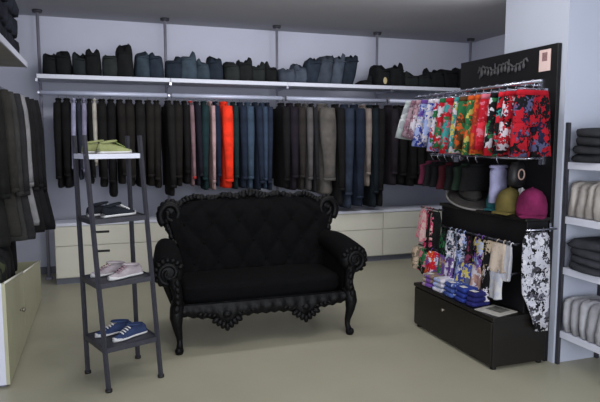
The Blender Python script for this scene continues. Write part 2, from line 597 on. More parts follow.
# carved frame round the back
path = []
for k in range(19):
    v = .10 + .86 * k / 18
    path.append((-back_out(v), v))
fr = [Vector((x, back_y(.40 + v * (back_top(-1) - .40)) - .05, .40 + v * (back_top(-1) - .40))) for x, v in path]
crest = []
for k in range(1, 40):
    u = -1 + 2 * k / 40
    crest.append(Vector((u * .62, back_y(1.1) - .02, back_top(u) + .012 + .012 * math.cos(u * PI * 5))))
full = fr + crest + [Vector((-p.x, p.y, p.z)) for p in reversed(fr)]
rad = [.024 + .008 * math.sin(k * 1.7) for k in range(len(full))]
frame = MB().tube(full, rad, 10)
for k, p in enumerate(full):
    if k % 2 == 0:
        rr = R.uniform(.020, .030)
        frame.ell(p + Vector((0, -.015, R.uniform(-.004, .010))), (rr, .018, rr * 1.25), (0, R.uniform(-1, 1), 0), 8, 5)
frame.build('carved_frame', M['lacquer'], sofa)
# ear scrolls at the two top corners
for s in (-1, 1):
    sc = MB()
    c = Vector((s * .705, .665, .975))
    sp, rd = [], []
    for k in range(30):
        a = k / 29 * 2.4 * PI
        q = .098 * (1 - k / 29 * .72)
        sp.append((c.x + s * q * math.cos(a - .9), c.y - .02 - .025 * k / 29, c.z + q * 1.12 * math.sin(a - .9)))
        rd.append(.034 - .014 * k / 29)
    sc.tube(sp, rd, 9)
    sc.ell(c + Vector((0, .0, 0)), (.088, .035, .10), None, 12, 8)
    for k in range(9):
        a = -1.2 + k * .42
        sc.ell(c + Vector((s * .090 * math.cos(a), -.008, .100 * math.sin(a))), (.030, .024, .034), (0, -s * (a - PI / 2), 0), 8, 5)
    sc.ell((s * .655, .64, .855), (.035, .03, .06), (0, s * .4, 0), 8, 6)
    sc.build('ear_scroll', M['lacquer'], sofa)
# crest ornament leaves
cr = MB()
for k in range(-5, 6):
    u = k / 5
    cr.ell((u * .15, .70, 1.105 + .035 * (1 - abs(u)) ** 1.0), (.024, .022, .034), (0, u * 1.2, 0), 8, 6)
for s in (-1, 1):
    for k in range(8):
        cr.ell((s * (.20 + k * .052), .70, 1.108 - k * .0015 + .006 * (k % 2)), (.030, .020, .014), (0, s * .3, 0), 8, 5)
    for k in range(5):
        cr.ell((s * (.50 + k * .028), .69, 1.115 - .012 * k), (.024, .024, .030), (0, s * (.3 + .25 * k), 0), 8, 5)
cr.build('crest_ornament', M['lacquer'], sofa)


for o_ in sofa.children:
    o_.location.x = .045


# seat cushion
def rbox_rings(hx, y0, y1, z0, z1, r=.05, n=40, bow=0.0, dome=.0):
    def ring(ins, z):
        out = []
        cxs, cy = 0, (y0 + y1) / 2
        hy = (y1 - y0) / 2
        for j in range(n):
            th = 2 * PI * j / n
            c, s = math.cos(th), math.sin(th)
            x = (hx - ins) * math.copysign(abs(c) ** .28, c)
            y = cy + (hy - ins) * math.copysign(abs(s) ** .28, s)
            if s < 0:
                y -= bow * math.cos(x / hx * PI / 2)
            out.append((x, y, z))
        return out
    return [ring(r, z0), ring(r * .3, z0 + r * .3), ring(0, z0 + r), ring(0, z1 - r), ring(r * .3, z1 - r * .3), ring(r * 1.2, z1), ring(r * 4, z1 + dome * .7), ring(min(hx, (y1 - y0) / 2) * .85, z1 + dome)]


MB().loft(rbox_rings(.665, .035, .60, .345, .495, .045, 48, .02, .018)).build('seat_cushion', M['velvet'], sofa)
MB().loft(rbox_rings(.69, .02, .68, .285, .35, .02, 48, .015)).build('seat_frame', M['lacquer'], sofa)

# carved apron with two hanging ornaments
ap = []
NA = 80


def apz(u):
    x = u * .68
    z = .262 - .01 * math.cos(u * PI * 2)
    for c in (-.33, .31):
        d = abs(x - c)
        z -= .105 * math.exp(-(d / .085) ** 2) + .012 * math.exp(-((d - .16) / .05) ** 2)
    z += .03 * max(0, abs(u) - .80) / .2
    z += .006 * math.sin(u * 60)
    return z


poly = [(-.68 + 1.36 * k / NA, apz(-1 + 2 * k / NA)) for k in range(NA + 1)] + [(.68, .36), (-.68, .36)]
apm = MB()
apm.grid(lambda i, q: (-.68 + 1.36 * i, -.012 - .02 * math.cos((i * 2 - 1) * PI / 2) - .016 * math.sin(q * PI) * (1 + .4 * math.sin(i * 90)), apz(i * 2 - 1) * (1 - q) + .36 * q), NA, 8)
apm.grid(lambda i, q: (-.68 + 1.36 * i, .022, apz(i * 2 - 1) * (1 - q) + .36 * q), NA, 2)
apm.grid(lambda i, q: (-.68 + 1.36 * i, (-.012 - .02 * math.cos((i * 2 - 1) * PI / 2)) * (1 - q) + .022 * q, apz(i * 2 - 1)), NA, 1)
for c in (-.33, .31):
    for k in range(-3, 4):
        apm.ell((c + k * .030, -.042, .235 - .020 * (3 - abs(k))), (.022, .018, .033), (0, -k * .35, 0), 8, 6)
    for s in (-1, 1):
        for k in range(4):
            apm.ell((c + s * (.10 + k * .035), -.036, .272 + .006 * k), (.024, .014, .014), (0, s * .5, 0), 8, 5)
    apm.ell((c, -.045, .275), (.036, .02, .026), None, 10, 6)
apm.build('carved_apron', M['lacquer'], sofa)

# arms: padded rolls with carved front scrolls
for s in (-1, 1):
    arm = empty('arm')
    arm.parent = sofa
    pth, rd = [], []
    for k in range(15):
        q = k / 14
        y = .64 - q * .60
        pth.append((s * (.715 + .045 * q ** 1.2), y, .695 - .075 * q ** 1.3 + .03 * math.sin(q * PI)))
        rd.append(.080 + .042 * q)
    MB().tube(pth, rd, 16).build('arm_roll', M['velvet'], arm)
    side = MB()
    side.grid(lambda i, j, s=s: (s * (.662 + .02 * j), .06 + .60 * i, .34 + .34 * j), 10, 6)
    side.grid(lambda i, j, s=s: (s * (.735 + .035 * j * (1 - i)), .06 + .60 * i, .34 + .34 * j), 10, 6)
    for i in (0.0, 1.0):
        side.grid(lambda q, j, s=s, i=i: (s * ((.662 + .02 * j) * (1 - q) + (.735 + .035 * j * (1 - i)) * q), .06 + .60 * i, .34 + .34 * j), 2, 6)
    side.build('arm_panel', M['velvet'], arm)
    sc = MB()
    c = Vector((s * .755, .015, .615))
    sp, rr = [], []
    for k in range(34):
        a = k / 33 * 2.8 * PI
        q = .085 * (1 - k / 33 * .75)
        sp.append((c.x + s * q * math.cos(a - PI / 2), c.y - .005 - .02 * k / 33, c.z + q * math.sin(a - PI / 2)))
        rr.append(.022 - .008 * k / 33)
    sc.tube(sp, rr, 8)
    sc.ell(c + Vector((0, .025, 0)), (.114, .045, .118), None, 16, 8)
    for k in range(10):
        a = -.9 + k * .40
        sc.ell(c + Vector((s * .094 * math.cos(a), .004, .096 * math.sin(a))), (.024, .022, .026), (0, -s * (a - PI / 2), 0), 8, 5)
    # carved post down to the leg
    sc.tube([(s * .735, .02, .57), (s * .705, .0, .50), (s * .695, -.005, .44), (s * .70, -.01, .37)], [.045, .040, .036, .046], 10)
    for k in range(4):
        sc.ell((s * .70, -.035, .54 - .05 * k), (.022, .018, .032), (0, s * .3, 0), 8, 5)
    sc.build('arm_scroll', M['lacquer'], arm)

# cabriole legs
for s in (-1, 1):
    lg = MB()
    lg.tube([(s * .69, .02, .39), (s * .705, -.005, .34), (s * .712, -.02, .28), (s * .705, -.015, .20), (s * .690, .0, .12), (s * .688, .0, .075), (s * .692, -.018, .045), (s * .697, -.03, .022), (s * .697, -.03, .0)],
            [.050, .053, .050, .036, .025, .022, .026, .034, .026], 12)
    for k in range(3):
        lg.ell((s * .712, -.050 + .004 * k, .345 - .045 * k), (.026 - .004 * k, .018, .034), None, 8, 6)
    lg.ell((s * .703, -.045, .030), (.026, .026, .028), None, 8, 6)
    lg.build('leg', M['lacquer'], sofa)
    lg = MB()
    lg.tube([(s * .64, .64, .36), (s * .645, .66, .26), (s * .64, .68, .16), (s * .64, .71, .06), (s * .64, .725, .0)], [.04, .036, .028, .024, .028], 10)
    lg.build('leg', M['lacquer'], sofa)

# ------------------------------------------------------------------ shoe tower
B1, B2, B3, B4 = Vector((-.128, 4.126, 0)), Vector((.004, 3.759, 0)), Vector((.216, 4.300, 0)), Vector((.342, 3.892, 0))
TZ = 1.63
sh = Vector((-.028, 0, TZ))
T1, T3 = B1 + sh, B3 + sh
T2 = T1 + (B2 - B1) * .50
T4 = T3 + (B4 - B3) * .55
tower = thing('shoe_tower', 'tall narrow black metal display tower with four shelves of shoes', 'shelf unit', (.11, 4.02, 0))
off = Vector((.11, 4.02, 0))


def sq_tube(a, b, w=.0125):
    return MB().tube([a, b], w * 1.3, 4)


for a, b in ((B1, T1), (B2, T2), (B3, T3), (B4, T4)):
    lgo = sq_tube(a - off, b - off).build('leg', M['blackmetal'], tower, smooth=False)
    MB().tube([a - off + Vector((0, 0, .0)), a - off + Vector((0, 0, .018))], .022, 10).build('rubber_foot', M['slot'], lgo)
SHZ = [.27, .68, 1.09, 1.505]
tower_shelves = []
for z in SHZ:
    q = z / TZ
    c = [B1.lerp(T1, q), B2.lerp(T2, q), B4.lerp(T4, q), B3.lerp(T3, q)]
    ce = sum(c, Vector()) / 4
    tower_shelves.append((ce, c))
    ps = [(p - off) for p in c]
    top = [p + Vector((0, 0, 0)) for p in ps]
    mb = MB()
    mb.loft([[p + Vector((0, 0, -.012)) for p in top], [p for p in top]])
    so = mb.build('shelf', M['blackmetal'] if z < 1.4 else M['under'], tower, smooth=False)
    rim = MB()
    rim.loft([[p + Vector((0, 0, dz)) + (p - (ce - off)).normalized() * do for p in ps] for dz, do in ((-.026, 0), (-.026, .012), (.006, .012), (.006, 0))], cap=False, closed=True)
    rim.build('shelf_rim', M['blackmetal'] if z < 1.4 else M['white'], so, smooth=False)


def make_shoe(label, loc, rz, up, sole, lace, group, L=.255):
    g = thing('sneaker', label, 'shoe', loc, rz, group)
    st = [(0, .028, 0), (.06, .034, 0), (.2, .034, 0), (.45, .032, 0), (.65, .042, 0), (.82, .042, 0), (.94, .032, 0), (1, .012, 0)]
    top = [.062, .074, .078, .070, .055, .042, .034, .026]
    rs, ru = [], []
    for (s, hw, _), tz in zip(st, top):
        x = (s - .5) * L
        rs.append([(x, hw * 1.06 * math.cos(a) if True else 0, max(0, .014 + .016 * math.sin(a))) for a in [2 * PI * k / 12 for k in range(12)]])
        ru.append([(x, hw * (.98 if math.sin(a) < .3 else .72) * math.cos(a), .020 + max(-.004, (tz - .02) * math.sin(a))) for a in [2 * PI * k / 12 for k in range(12)]])
    MB().loft(rs).build('sole', sole, g)
    MB().loft(ru).build('upper', up, g)
    lc = MB()
    for k in range(4):
        x = (.02 + .045 * k) * L * 1.6
        z = .076 - .0085 * k
        lc.tube([(x, -.024, z - .006), (x + .004, 0, z + .003), (x, .024, z - .006)], .0045, 6)
    lc.build('laces', lace, g)
    op = MB()
    op.tube([(-.42 * L + .06 * math.cos(a) + .06, .024 * math.sin(a), .082 + .008 * math.cos(a)) for a in [2 * PI * k / 12 for k in range(12)]], .007, 6, closed=True)
    op.build('ankle_collar', up, g)
    return g


yel, dark, wht, blu = fabric((.56, .58, .40)), fabric((.12, .13, .16)), fabric((.72, .70, .72)), fabric((.20, .25, .38))
pnk = fabric((.66, .62, .64))
rot = math.atan2(.174, .344)
fv = Vector((math.cos(rot), math.sin(rot), 0))
sv = Vector((math.sin(rot), -math.cos(rot), 0))
SHOES = [(3, yel, M['rubber'], fabric((.45, .50, .30)), 'yellow-green sneaker with white sole, top shelf of the tower', .6),
         (2, dark, M['rubber'], M['rubber'], 'black sneaker with white laces, second shelf from the top', .0),
         (1, pnk, M['rubber'], fabric((.60, .48, .52)), 'pale pinkish white sneaker, third shelf from the top', .2),
         (0, blu, M['rubber'], M['rubber'], 'blue sneaker with white laces, lowest shelf of the tower', -.1)]
for lv, up, sole, lace, lab, a in SHOES:
    ce, c = tower_shelves[lv]
    depth = (c[1] - c[0]).length
    for k, s in enumerate((-1, 1)):
        o_ = .052 + (.02 if depth > .3 else 0)
        p = ce + sv * (s * o_) + fv * (.02 * s)
        make_shoe(lab + (', rear of the pair' if s < 0 else ', front of the pair'), (p.x, p.y, p.z + .0015), rot + (PI if lv in (1, 0) else 0) + (.12 * s), up, sole, lace, 'sneakers on the shoe tower')

# ------------------------------------------------------------------ left wall: upper shelf, rail, jackets, bins
t = thing('wall_shelf', 'high oak-underside shelf on the left wall carrying dark folded jeans', 'shelf', (-1.275, 3.4, 2.25))
MB().box((0, 0, 0), (.675, 2.43, .04)).build('board', M['under'], t, smooth=False)
MB().box((.676, 0, -.004), (.688, 2.43, .044)).build('front_edge', M['white'], t, smooth=False)
for k in range(5):
    y = 4.40 + .30 * k
    hts = .54 - .02 * (k % 2)
    for q in range(3):
        hh = hts / 3
        o = jeans_fold('folded_jeans', .40, .28, hh - .004, fabric((.115 + .01 * q, .12 + .012 * q, .15 + .015 * q)), 0, 300 + k * 3 + q, (-.825, y, 2.2905 + q * (hh + .001)), 0, .015)
        tag(o, 'dark navy jeans, %s of %s pile from the far end of left wall shelf' % (['bottom', 'middle', 'top'][q], ORD[5 - k]), 'jeans', 'dark jeans piled on the left wall shelf')
t = thing('clothes_rail', 'steel rail on the left wall carrying dark jackets', 'clothes rail', (-.82, 3.6, 2.06))
MB().tube([(0, 0, 0), (0, 2.5, 0)], .016, 12).build('rail_tube', M['chrome'], t)
for y in (.05, 2.45):
    MB().tube([(-.457, y, 0), (0, y, 0)], .011, 8).build('wall_arm', M['chrome'], t)
LJ = [(4.35, .34, (.105, .105, .10), 'olive-black', .88), (4.52, .42, (.185, .18, .17), 'dark grey-brown', .92), (4.70, .44, (.22, .22, .215), 'mid grey', .86), (4.88, .50, (.16, .16, .17), 'charcoal', .84),
      (5.06, .52, (.50, .50, .51), 'light grey', .92), (5.24, .56, (.10, .10, .105), 'black', .84), (5.42, .60, (.105, .105, .115), 'soft black', .86), (5.60, .64, (.09, .09, .10), 'deep black', .80)]
for k, (y, w, c, word, zb) in enumerate(LJ):
    lab = '%s jacket on the left wall rail, %s from the far end' % (word, ORD[8 - k])
    make_garment('jacket', lab, 'jacket', (-.82, y, 2.061), PI / 2 + R.uniform(-.1, .1), 2.06 - .075 - zb, w, .14, fabric(c), None, seed=400 + k, group='jackets on the left wall rail', slen=.66, flare=.42,
                 hlabel='hanger of the %s jacket, %s from far end of left rail' % (word, ORD[8 - k]))


make_garment('trousers', 'long black trousers hanging lowest on the left wall rail', 'trousers', (-.82, 5.33, 2.061), PI / 2, 2.06 - .075 - .50, .26, .10, fabric((.085, .085, .09)), None, seed=480, group='trousers on the left wall rail',
             sleeves=False, flare=.0, hlabel='hanger of the long black trousers on the left wall rail')


def bin_unit(label, y0, y1, z0, z1, knob):
    t = thing('display_bin', label, 'bin', (-.6, y0, 0), group='cream bins along the left wall')
    W = y1 - y0
    MB().prism([(0, 0.02), (W, 0.02), (W, z1), (0, z0)], 0, -.022, 0).build('front_panel', M['creamg'], t, smooth=False)
    MB().prism([(0, 0.02), (W, 0.02), (W, z1), (0, z0)], 0, -.59, -.57).build('back_panel', M['creamg'], t, smooth=False)
    MB().box((-.57, 0, .02), (-.022, .02, z0)).build('side_panel', M['white'], t, smooth=False)
    MB().box((-.57, W - .02, .02), (-.022, W, z1)).build('side_panel', M['creamg'], t, smooth=False)
    MB().box((-.57, .02, .20), (-.022, W - .02, .22)).build('bin_floor', M['creamg'], t, smooth=False)
    MB().box((-.56, .03, 0), (-.03, W - .03, .02)).build('plinth', M['plinth'], t, smooth=False)
    MB().tube([(0, 0, z0 + .004), (0, W, z1 + .004)], .008, 6).build('rim', M['cream'], t)
    if knob:
        MB().tube([(0, knob[0] - y0, knob[1]), (.018, knob[0] - y0, knob[1])], [.008, .008], 8).ell((.026, knob[0] - y0, knob[1]), (.014, .018, .018)).build('knob', M['brass'], t)
    return t


bin_unit('cream open bin with a round knob and dark clothes inside, near left', 4.04, 4.90, .69, .575, (4.655, .343))
bin_unit('lower cream bin on the left wall, beyond the one with the knob', 4.915, 6.23, .565, .40, None)
camo_m = pattern('camouflage_cloth', [(.18, .20, .15), (.26, .28, .20), (.11, .12, .11), (.33, .33, .27), (.13, .14, .14)], 16, 3)
for k, (y, m, h, w) in enumerate([(4.17, camo_m, .56, 'camouflage'), (4.40, camo_m, .58, 'camouflage'), (4.61, fabric((.12, .12, .13)), .60, 'black'), (4.785, fabric((.10, .10, .105)), .62, 'deep black')]):
    o = jeans_fold('folded_trousers', .33, .19, h, m, 0, 500 + k, (-.80, y, .222), 0, .05)
    tag(o, '%s trousers standing in the near bin, %s from its near end' % (w, ORD[k + 1]), 'trousers', 'trousers standing in the left bin')

# ------------------------------------------------------------------ swimwear display: panel, rails, chest
PX = 3.0
panel = thing('display_backboard', 'tall black display panel with faint grey lettering on the pillar', 'display panel', (PX, 3.27, 0))
MB().box((0, 0, 0), (.033, 1.14, 2.265)).build('board', M['black'], panel, smooth=False, bevel=.003)
# handwritten style lettering, too blurred to read in the photograph
let = MB()
zc, yc = 2.135, .33


def stroke(pts, r=.007):
    let.tube([(-.006, p[0], p[1]) for p in pts], r, 5)


pts = []
for k in range(90):
    q = k / 89
    yv = .865 - .56 * q
    amp = .030 + .016 * math.sin(q * 23) * math.cos(q * 9)
    pts.append((yv + .016 * math.cos(k * .95), 2.150 + amp * math.sin(k * .95) + .012 * math.sin(q * 14)))
stroke(pts, .0085)
stroke([(.87, 2.20), (.845, 2.15), (.86, 2.10)], .0065)
stroke([(.50, 2.215), (.49, 2.12)], .006)
stroke([(.66, 2.12), (.665, 2.205)], .006)
let.build('lettering', M['ink'], panel)
MB().box((-.004, .065, 2.085), (-.0005, .175, 2.235)).build('price_card_back', M['card'], None, smooth=False)
pc = bpy.data.objects['price_card_back']
pc.name = 'price_card'
pc.location = (PX, 3.27, 0)
tag(pc, 'small pale pink card pinned at the top right of the black panel', 'card')
MB().box((-.0055, .095, 2.155), (-.0041, .145, 2.215)).build('printed_picture', M['cardpic'], pc, smooth=False)


def panel_rail(label, x, y0, y1, z, arms):
    t = thing('display_rail', label, 'clothes rail', (x, y0, z))
    MB().tube([(0, 0, 0), (0, y1 - y0, 0)], .011, 10).build('rail_tube', M['chrome'], t)
    for y in arms:
        MB().tube([(0, y - y0, 0), (PX - x - .004, y - y0, 0)], .010, 8).build('support_arm', M['chrome'], t)
        MB().box((PX - x - .012, y - y0 - .02, -.045), (PX - x - .001, y - y0 + .02, .045)).build('wall_plate', M['chrome'], t, smooth=False)
    return t


RZ = 1.985
panel_rail('upper chrome rail on the black panel hung with bright swim shorts', 2.74, 3.12, 4.72, RZ, (3.42, 4.32))
panel_rail('lower chrome rail on the black panel hung with dark tops', 2.85, 3.36, 4.62, 1.47, (3.38, 4.36))


def make_shorts(label, loc, rz, w, L, t, m, mband, seed, group, hlabel, tilt=0.0):
    """swim shorts in the local x-z plane, clipped to a hanger; origin on the rail"""
    r = random.Random(seed)
    g = thing('swim_shorts', label, 'shorts', loc, 0, group, (0, tilt, rz))
    z0 = -.055
    mb = MB()
    ph = r.random() * 6

    def rg(cx, hx, ht, z):
        out = []
        for j in range(16):
            th = 2 * PI * j / 16
            c, s = math.cos(th), math.sin(th)
            out.append((cx + hx * math.copysign(abs(c) ** .7, c), ht * s * (1 + .25 * math.sin(4 * th + ph + z * 12)), z))
        return out
    mb.loft([rg(0, w * .40, t * .36, z0 - .03), rg(0, w * .43, t * .5, z0 - .08), rg(0, w * .46, t * .5, z0 - L * .45), rg(0, w * .47, t * .45, z0 - L * .55)])
    for s in (-1, 1):
        mb.loft([rg(s * w * .235, w * .235, t * .44, z0 - L * .50), rg(s * w * .25, w * .245, t * .5, z0 - L * .75), rg(s * w * .275, w * .255, t * .46, z0 - L)])
    mb.build('shorts_body', m, g)
    MB().loft([rg(0, w * .385, t * .36, z0), rg(0, w * .40, t * .40, z0 - .015), rg(0, w * .405, t * .40, z0 - .034)]).build('waistband', mband, g)
    MB().tube([(-.024, -t * .55, z0 - .12), (-.018, -t * .55, z0 - .06), (0, -t * .42, z0 - .02), (.018, -t * .55, z0 - .06), (.024, -t * .55, z0 - .11)], .0025, 5).build('drawstring', mband, g)
    h = thing('clip_hanger', hlabel, 'hanger', loc, rz, group + ' hangers')
    hook = [(.014 * math.cos(a), 0, .001 + .014 * math.sin(a)) for a in [math.radians(q) for q in (-20, 20, 60, 90, 120, 160, 200)]]
    MB().tube([(0, 0, -.045), (.016, 0, -.012)] + hook, .0025, 6).build('hook', M['chrome'], h)
    MB().tube([(-w * .36, 0, -.045), (w * .36, 0, -.045)], .0035, 6).build('clip_bar', M['chrome'], h)
    for s in (-1, 1):
        MB().box((s * w * .32 - .012, -.012, z0 - .012), (s * w * .32 + .012, .012, -.040)).build('clip', M['chrome'], h, smooth=False)
    return g


WH, RD, GR, OR_, BU, PK, PU, BKc, YE, TQ, LB = (.82, .80, .84), (.72, .10, .16), (.16, .42, .26), (.80, .35, .15), (.20, .26, .62), (.82, .42, .50), (.42, .28, .58), (.07, .07, .08), (.76, .70, .36), (.24, .58, .58), (.60, .66, .84)
SH = [  # from the near end to the far end
    ('black and red floral', [BKc, RD, (.13, .13, .24), BKc, (.66, .10, .16), (.34, .34, .48), BKc], 15), ('red and black with white flowers', [RD, BKc, WH, RD, (.30, .10, .30)], 16), ('bright red with teal spots', [RD, (.85, .16, .22), TQ, BKc, RD], 14),
    ('black with white blooms', [BKc, WH, RD, BKc, GR], 12), ('red and pink', [RD, PK, RD, (.85, .18, .25)], 16), ('orange and red', [OR_, RD, OR_, (.62, .22, .15)], 14),
    ('green and orange', [GR, OR_, YE, GR], 14), ('brown and orange striped', [(.35, .24, .14), OR_, (.24, .18, .12), GR], 13), ('yellow and teal', [YE, TQ, WH, GR], 13),
    ('red and turquoise', [RD, TQ, PK, GR], 14), ('pink and green', [PK, GR, WH, RD], 14), ('white and green', [WH, GR, LB, RD], 13),
    ('light blue and white', [LB, WH, BU, WH], 12), ('purple and white', [PU, WH, LB, BU], 13), ('dusty pink plaid', [(.62, .46, .52), (.72, .58, .62), (.50, .36, .42), WH], 16), ('mauve and grey', [(.55, .40, .46), (.66, .56, .60), (.36, .30, .34)], 17),
    ('plain white-edged grey', [(.80, .82, .82), (.70, .74, .74), (.60, .62, .64)], 9)]
for k, (nm, cols, sc) in enumerate(SH):
    y = 3.20 + .0905 * k
    w = .34 if k < 2 else .32
    L = [.44, .40, .43][k % 3] if k < 12 else [.36, .40, .34, .33, .34][k - 12]
    cols = [tuple(v * .88 for v in c) for c in cols]
    m = pattern('print_' + nm.replace(' ', '_'), cols, sc * 1.7, k + 1.0)
    mb_ = fabric(cols[0]) if k % 2 else fabric(cols[1])
    make_shorts('%s swim shorts, %s from the near end of the rail' % (nm, ORD[k + 1]), (2.74, y, RZ), R.uniform(-.22, .08), w, L, .075, m, mb_, 600 + k, 'swim shorts on the upper panel rail',
                'clip hanger of the %s swim shorts' % nm, .02 * max(0, k - 8))

# dark tops on the lower rail
DT = [(3.66, (.56, .56, .68), 'pale lilac tank top', .34, .14), (3.92, (.07, .07, .075), 'black top', .27, .30), (4.03, (.10, .15, .12), 'dark green top', .27, .30), (4.14, (.07, .07, .075), 'black top', .28, .30),
      (4.25, (.22, .07, .10), 'dark red top', .28, .30), (4.36, (.07, .07, .08), 'black top', .27, .30), (4.47, (.09, .085, .10), 'charcoal top', .27, .30), (4.57, (.36, .14, .22), 'maroon-pink edged top', .26, .28)]
for k, (y, c, nm, L, w) in enumerate(DT):
    make_garment('vest', '%s, %s from near end of the lower panel rail' % (nm, ORD[k + 1]), 'top', (2.85, y, 1.471), PI / 2, L - .07, w, .085, fabric(c), None, seed=700 + k,
                 group='tops on the lower panel rail', sleeves=False, hlabel='hanger of the %s, %s on the lower panel rail' % (nm, ORD[k + 1]))

# pouch with oval ring emblem hanging near the panel's near end
pp = thing('drawstring_pouch', 'black pouch with a beige oval ring, hanging at the near end of the lower rail', 'pouch', (2.85, 3.45, 1.47))
MB().loft([ring_lens(.045, .012, 14, -.03), ring_lens(.065, .03, 14, -.06), ring_lens(.075, .035, 14, -.14), ring_lens(.07, .03, 14, -.19), ring_lens(.04, .012, 14, -.205)]).build('pouch_body', M['black'], pp)
MB().tube([(.026 * math.cos(a), -.042, -.115 + .036 * math.sin(a)) for a in [2 * PI * k / 16 for k in range(16)]], .006, 6, closed=True).build('ring_emblem', mat('beige_print', (.62, .52, .48), .6), pp)
MB().tube([(.0, 0, -.035), (.012, .0, .0), (0, 0, .013), (-.012, 0, 0), (0, 0, -.035)], .003, 6).build('cord', M['slot'], pp)

# black chest
CT = .378
chest = thing('low_chest', 'long low black wooden chest piled with swimwear below the panel', 'chest', (2.525, 3.24, 0))
MB().box((.012, .012, .02), (.465, 1.068, CT - .028)).build('carcass', M['boxblack'], chest, smooth=False, bevel=.003)
MB().box((0, 0, CT - .027), (.47, 1.08, CT)).build('top', M['boxblack'], chest, smooth=False, bevel=.004)
fd = MB().box((0.0, .02, .035), (.0115, 1.06, CT - .035)).build('drawer_front', M['boxblack'], chest, smooth=False, bevel=.002)
MB().tube([(-.002, .60, .27), (-.014, .60, .27)], .008, 8).ell((-.02, .60, .27), (.009, .013, .013)).build('knob', M['brass'], fd)
for x in (.04, .43):
    for y in (.04, 1.03):
        MB().tube([(x, y, 0), (x, y, .02)], .022, 10).build('foot', M['black'], chest)
riser = thing('display_riser', 'black stepped riser standing on the chest, hats on its top', 'display stand', (2.80, 3.27, CT))
MB().box((0, 0, .0005), (.185, 1.07, .655)).build('riser_body', M['black'], riser, smooth=False, bevel=.004)
MB().box((-.02, -.01, .656), (.19, 1.08, .68)).build('riser_top', M['boxblack'], riser, smooth=False, bevel=.004)
MB().tube([(-.055, .03, .49), (-.055, 1.12, .49)], .008, 8).build('front_rail', M['blackmetal'], riser)
MB().tube([(-.085, .03, .28), (-.085, 1.30, .28)], .008, 8).build('front_rail', M['blackmetal'], riser)
for y in (.05, 1.03):
    MB().tube([(-.055, y, .49), (-.002, y, .49)], .007, 8).build('rail_arm', M['blackmetal'], riser)
    MB().tube([(-.085, y, .28), (-.002, y, .28)], .007, 8).build('rail_arm', M['blackmetal'], riser)
MB().tube([(-.002, 1.04, .62), (-.055, 1.04, .62), (-.055, 1.32, .62)], .008, 8).build('front_rail', M['blackmetal'], riser)
RT = CT + .6805


def make_swim(name, label, cat, loc, w, L, m, m2, seed, group):
    """small swim piece hung on the riser, facing the room (-x); origin on its rail"""
    r = random.Random(seed)
    g = thing(name, label, cat, loc, R.uniform(-.4, .4), group)
    a, ph = r.uniform(.010, .02), r.random() * 6

    def surf(i, j, sgn=1):
        u = i * 2 - 1
        wid = .30 + .20 * min(1, j * 4) - .06 * math.sin(j * PI) * (u * u)
        hem = .12 * L * math.cos(u * PI / 2) * j
        return (-.016 - sgn * (.010 + .006 * math.sin(j * PI)) * (1 - u * u) ** .5 + a * math.sin(u * 5 + ph) * j - .02 * j, u * w * wid, -.014 - j * (L - .14 * L) - hem)
    MB().grid(lambda i, j: surf(i, j, 1), 12, 10).grid(lambda i, j: surf(i, j, -1), 12, 10).build('cloth', m, g)
    for s in (-1, 1):
        MB().tube([(-.016, s * w * .2, -.02), (-.013, s * w * .17, .004), (0, s * w * .16, .011), (.010, s * w * .16, .0)], .0035, 6).build('strap', m2, g)
    tr = MB()
    tr.tube([surf(i / 12, 1, 0) for i in range(13)], .005, 6)
    tr.build('trim', m2, g)
    return g


SW1 = [('pale pink', [(.78, .62, .62), (.82, .70, .68), PK], 4.52), ('pink and black', [PK, BKc, (.70, .20, .35), (.80, .66, .64)], 4.41), ('black', [BKc, (.10, .09, .10), (.09, .12, .10)], 4.335), ('black and green', [BKc, GR, BKc, BKc], 4.18),
       ('silver grey and white', [(.62, .66, .72), (.30, .32, .38), WH, BKc], 4.06), ('blue-grey and white', [LB, (.30, .36, .46), WH, BKc], 3.94), ('black and pink', [BKc, (.42, .20, .30), BKc], 3.82), ('purple and yellow', [PU, YE, LB, BKc], 3.70),
       ('black and cream', [BKc, (.68, .62, .54), BKc], 3.58), ('plain cream', [(.72, .66, .60), (.78, .72, .66)], 3.46), ('plain white', [(.80, .80, .82), (.76, .77, .82)], 3.36)]
for k, (nm, cols, y) in enumerate(SW1):
    make_swim('swimsuit', '%s swimsuit, %s from the far end of the riser upper rail' % (nm, ORD[k + 1]), 'swimwear', (2.745, y, CT + (.62 if k < 3 else .49)), .21, (.30 if k < 3 else .22) + .04 * (k % 3), pattern('swim_a_' + nm.replace(' ', '_'), cols, 26, k + 20), fabric(cols[0]), 800 + k, 'swimsuits on the riser upper rail')
SW2 = [('tan and beige', [(.60, .54, .46), (.70, .62, .54), (.44, .40, .34)], 4.52), ('green and pink', [GR, PK, (.62, .58, .50), BKc], 4.40), ('orange and purple', [OR_, PU, WH, RD], 4.28), ('rust and green', [(.60, .28, .14), GR, (.66, .58, .50), PU], 4.16),
       ('violet and white', [PU, WH, (.36, .30, .50)], 4.04), ('blue and white', [BU, WH, LB, (.3, .34, .46)], 3.92), ('yellow and blue', [YE, BU, WH, (.34, .36, .46)], 3.80), ('blush pink', [(.72, .58, .52), (.64, .48, .46), WH], 3.68), ('black and white', [BKc, WH, BKc], 3.57), ('off-white', [(.74, .74, .74), (.68, .69, .74)], 3.46)]
for k, (nm, cols, y) in enumerate(SW2):
    make_swim('bikini_brief', '%s bikini brief, %s from the far end of the riser lower rail' % (nm, ORD[k + 1]), 'swimwear', (2.715, y, CT + .28), .21, .20 + .025 * (k % 3), pattern('swim_b_' + nm.replace(' ', '_'), cols, 26, k + 40), fabric(cols[1]), 850 + k, 'bikini briefs on the riser lower rail')

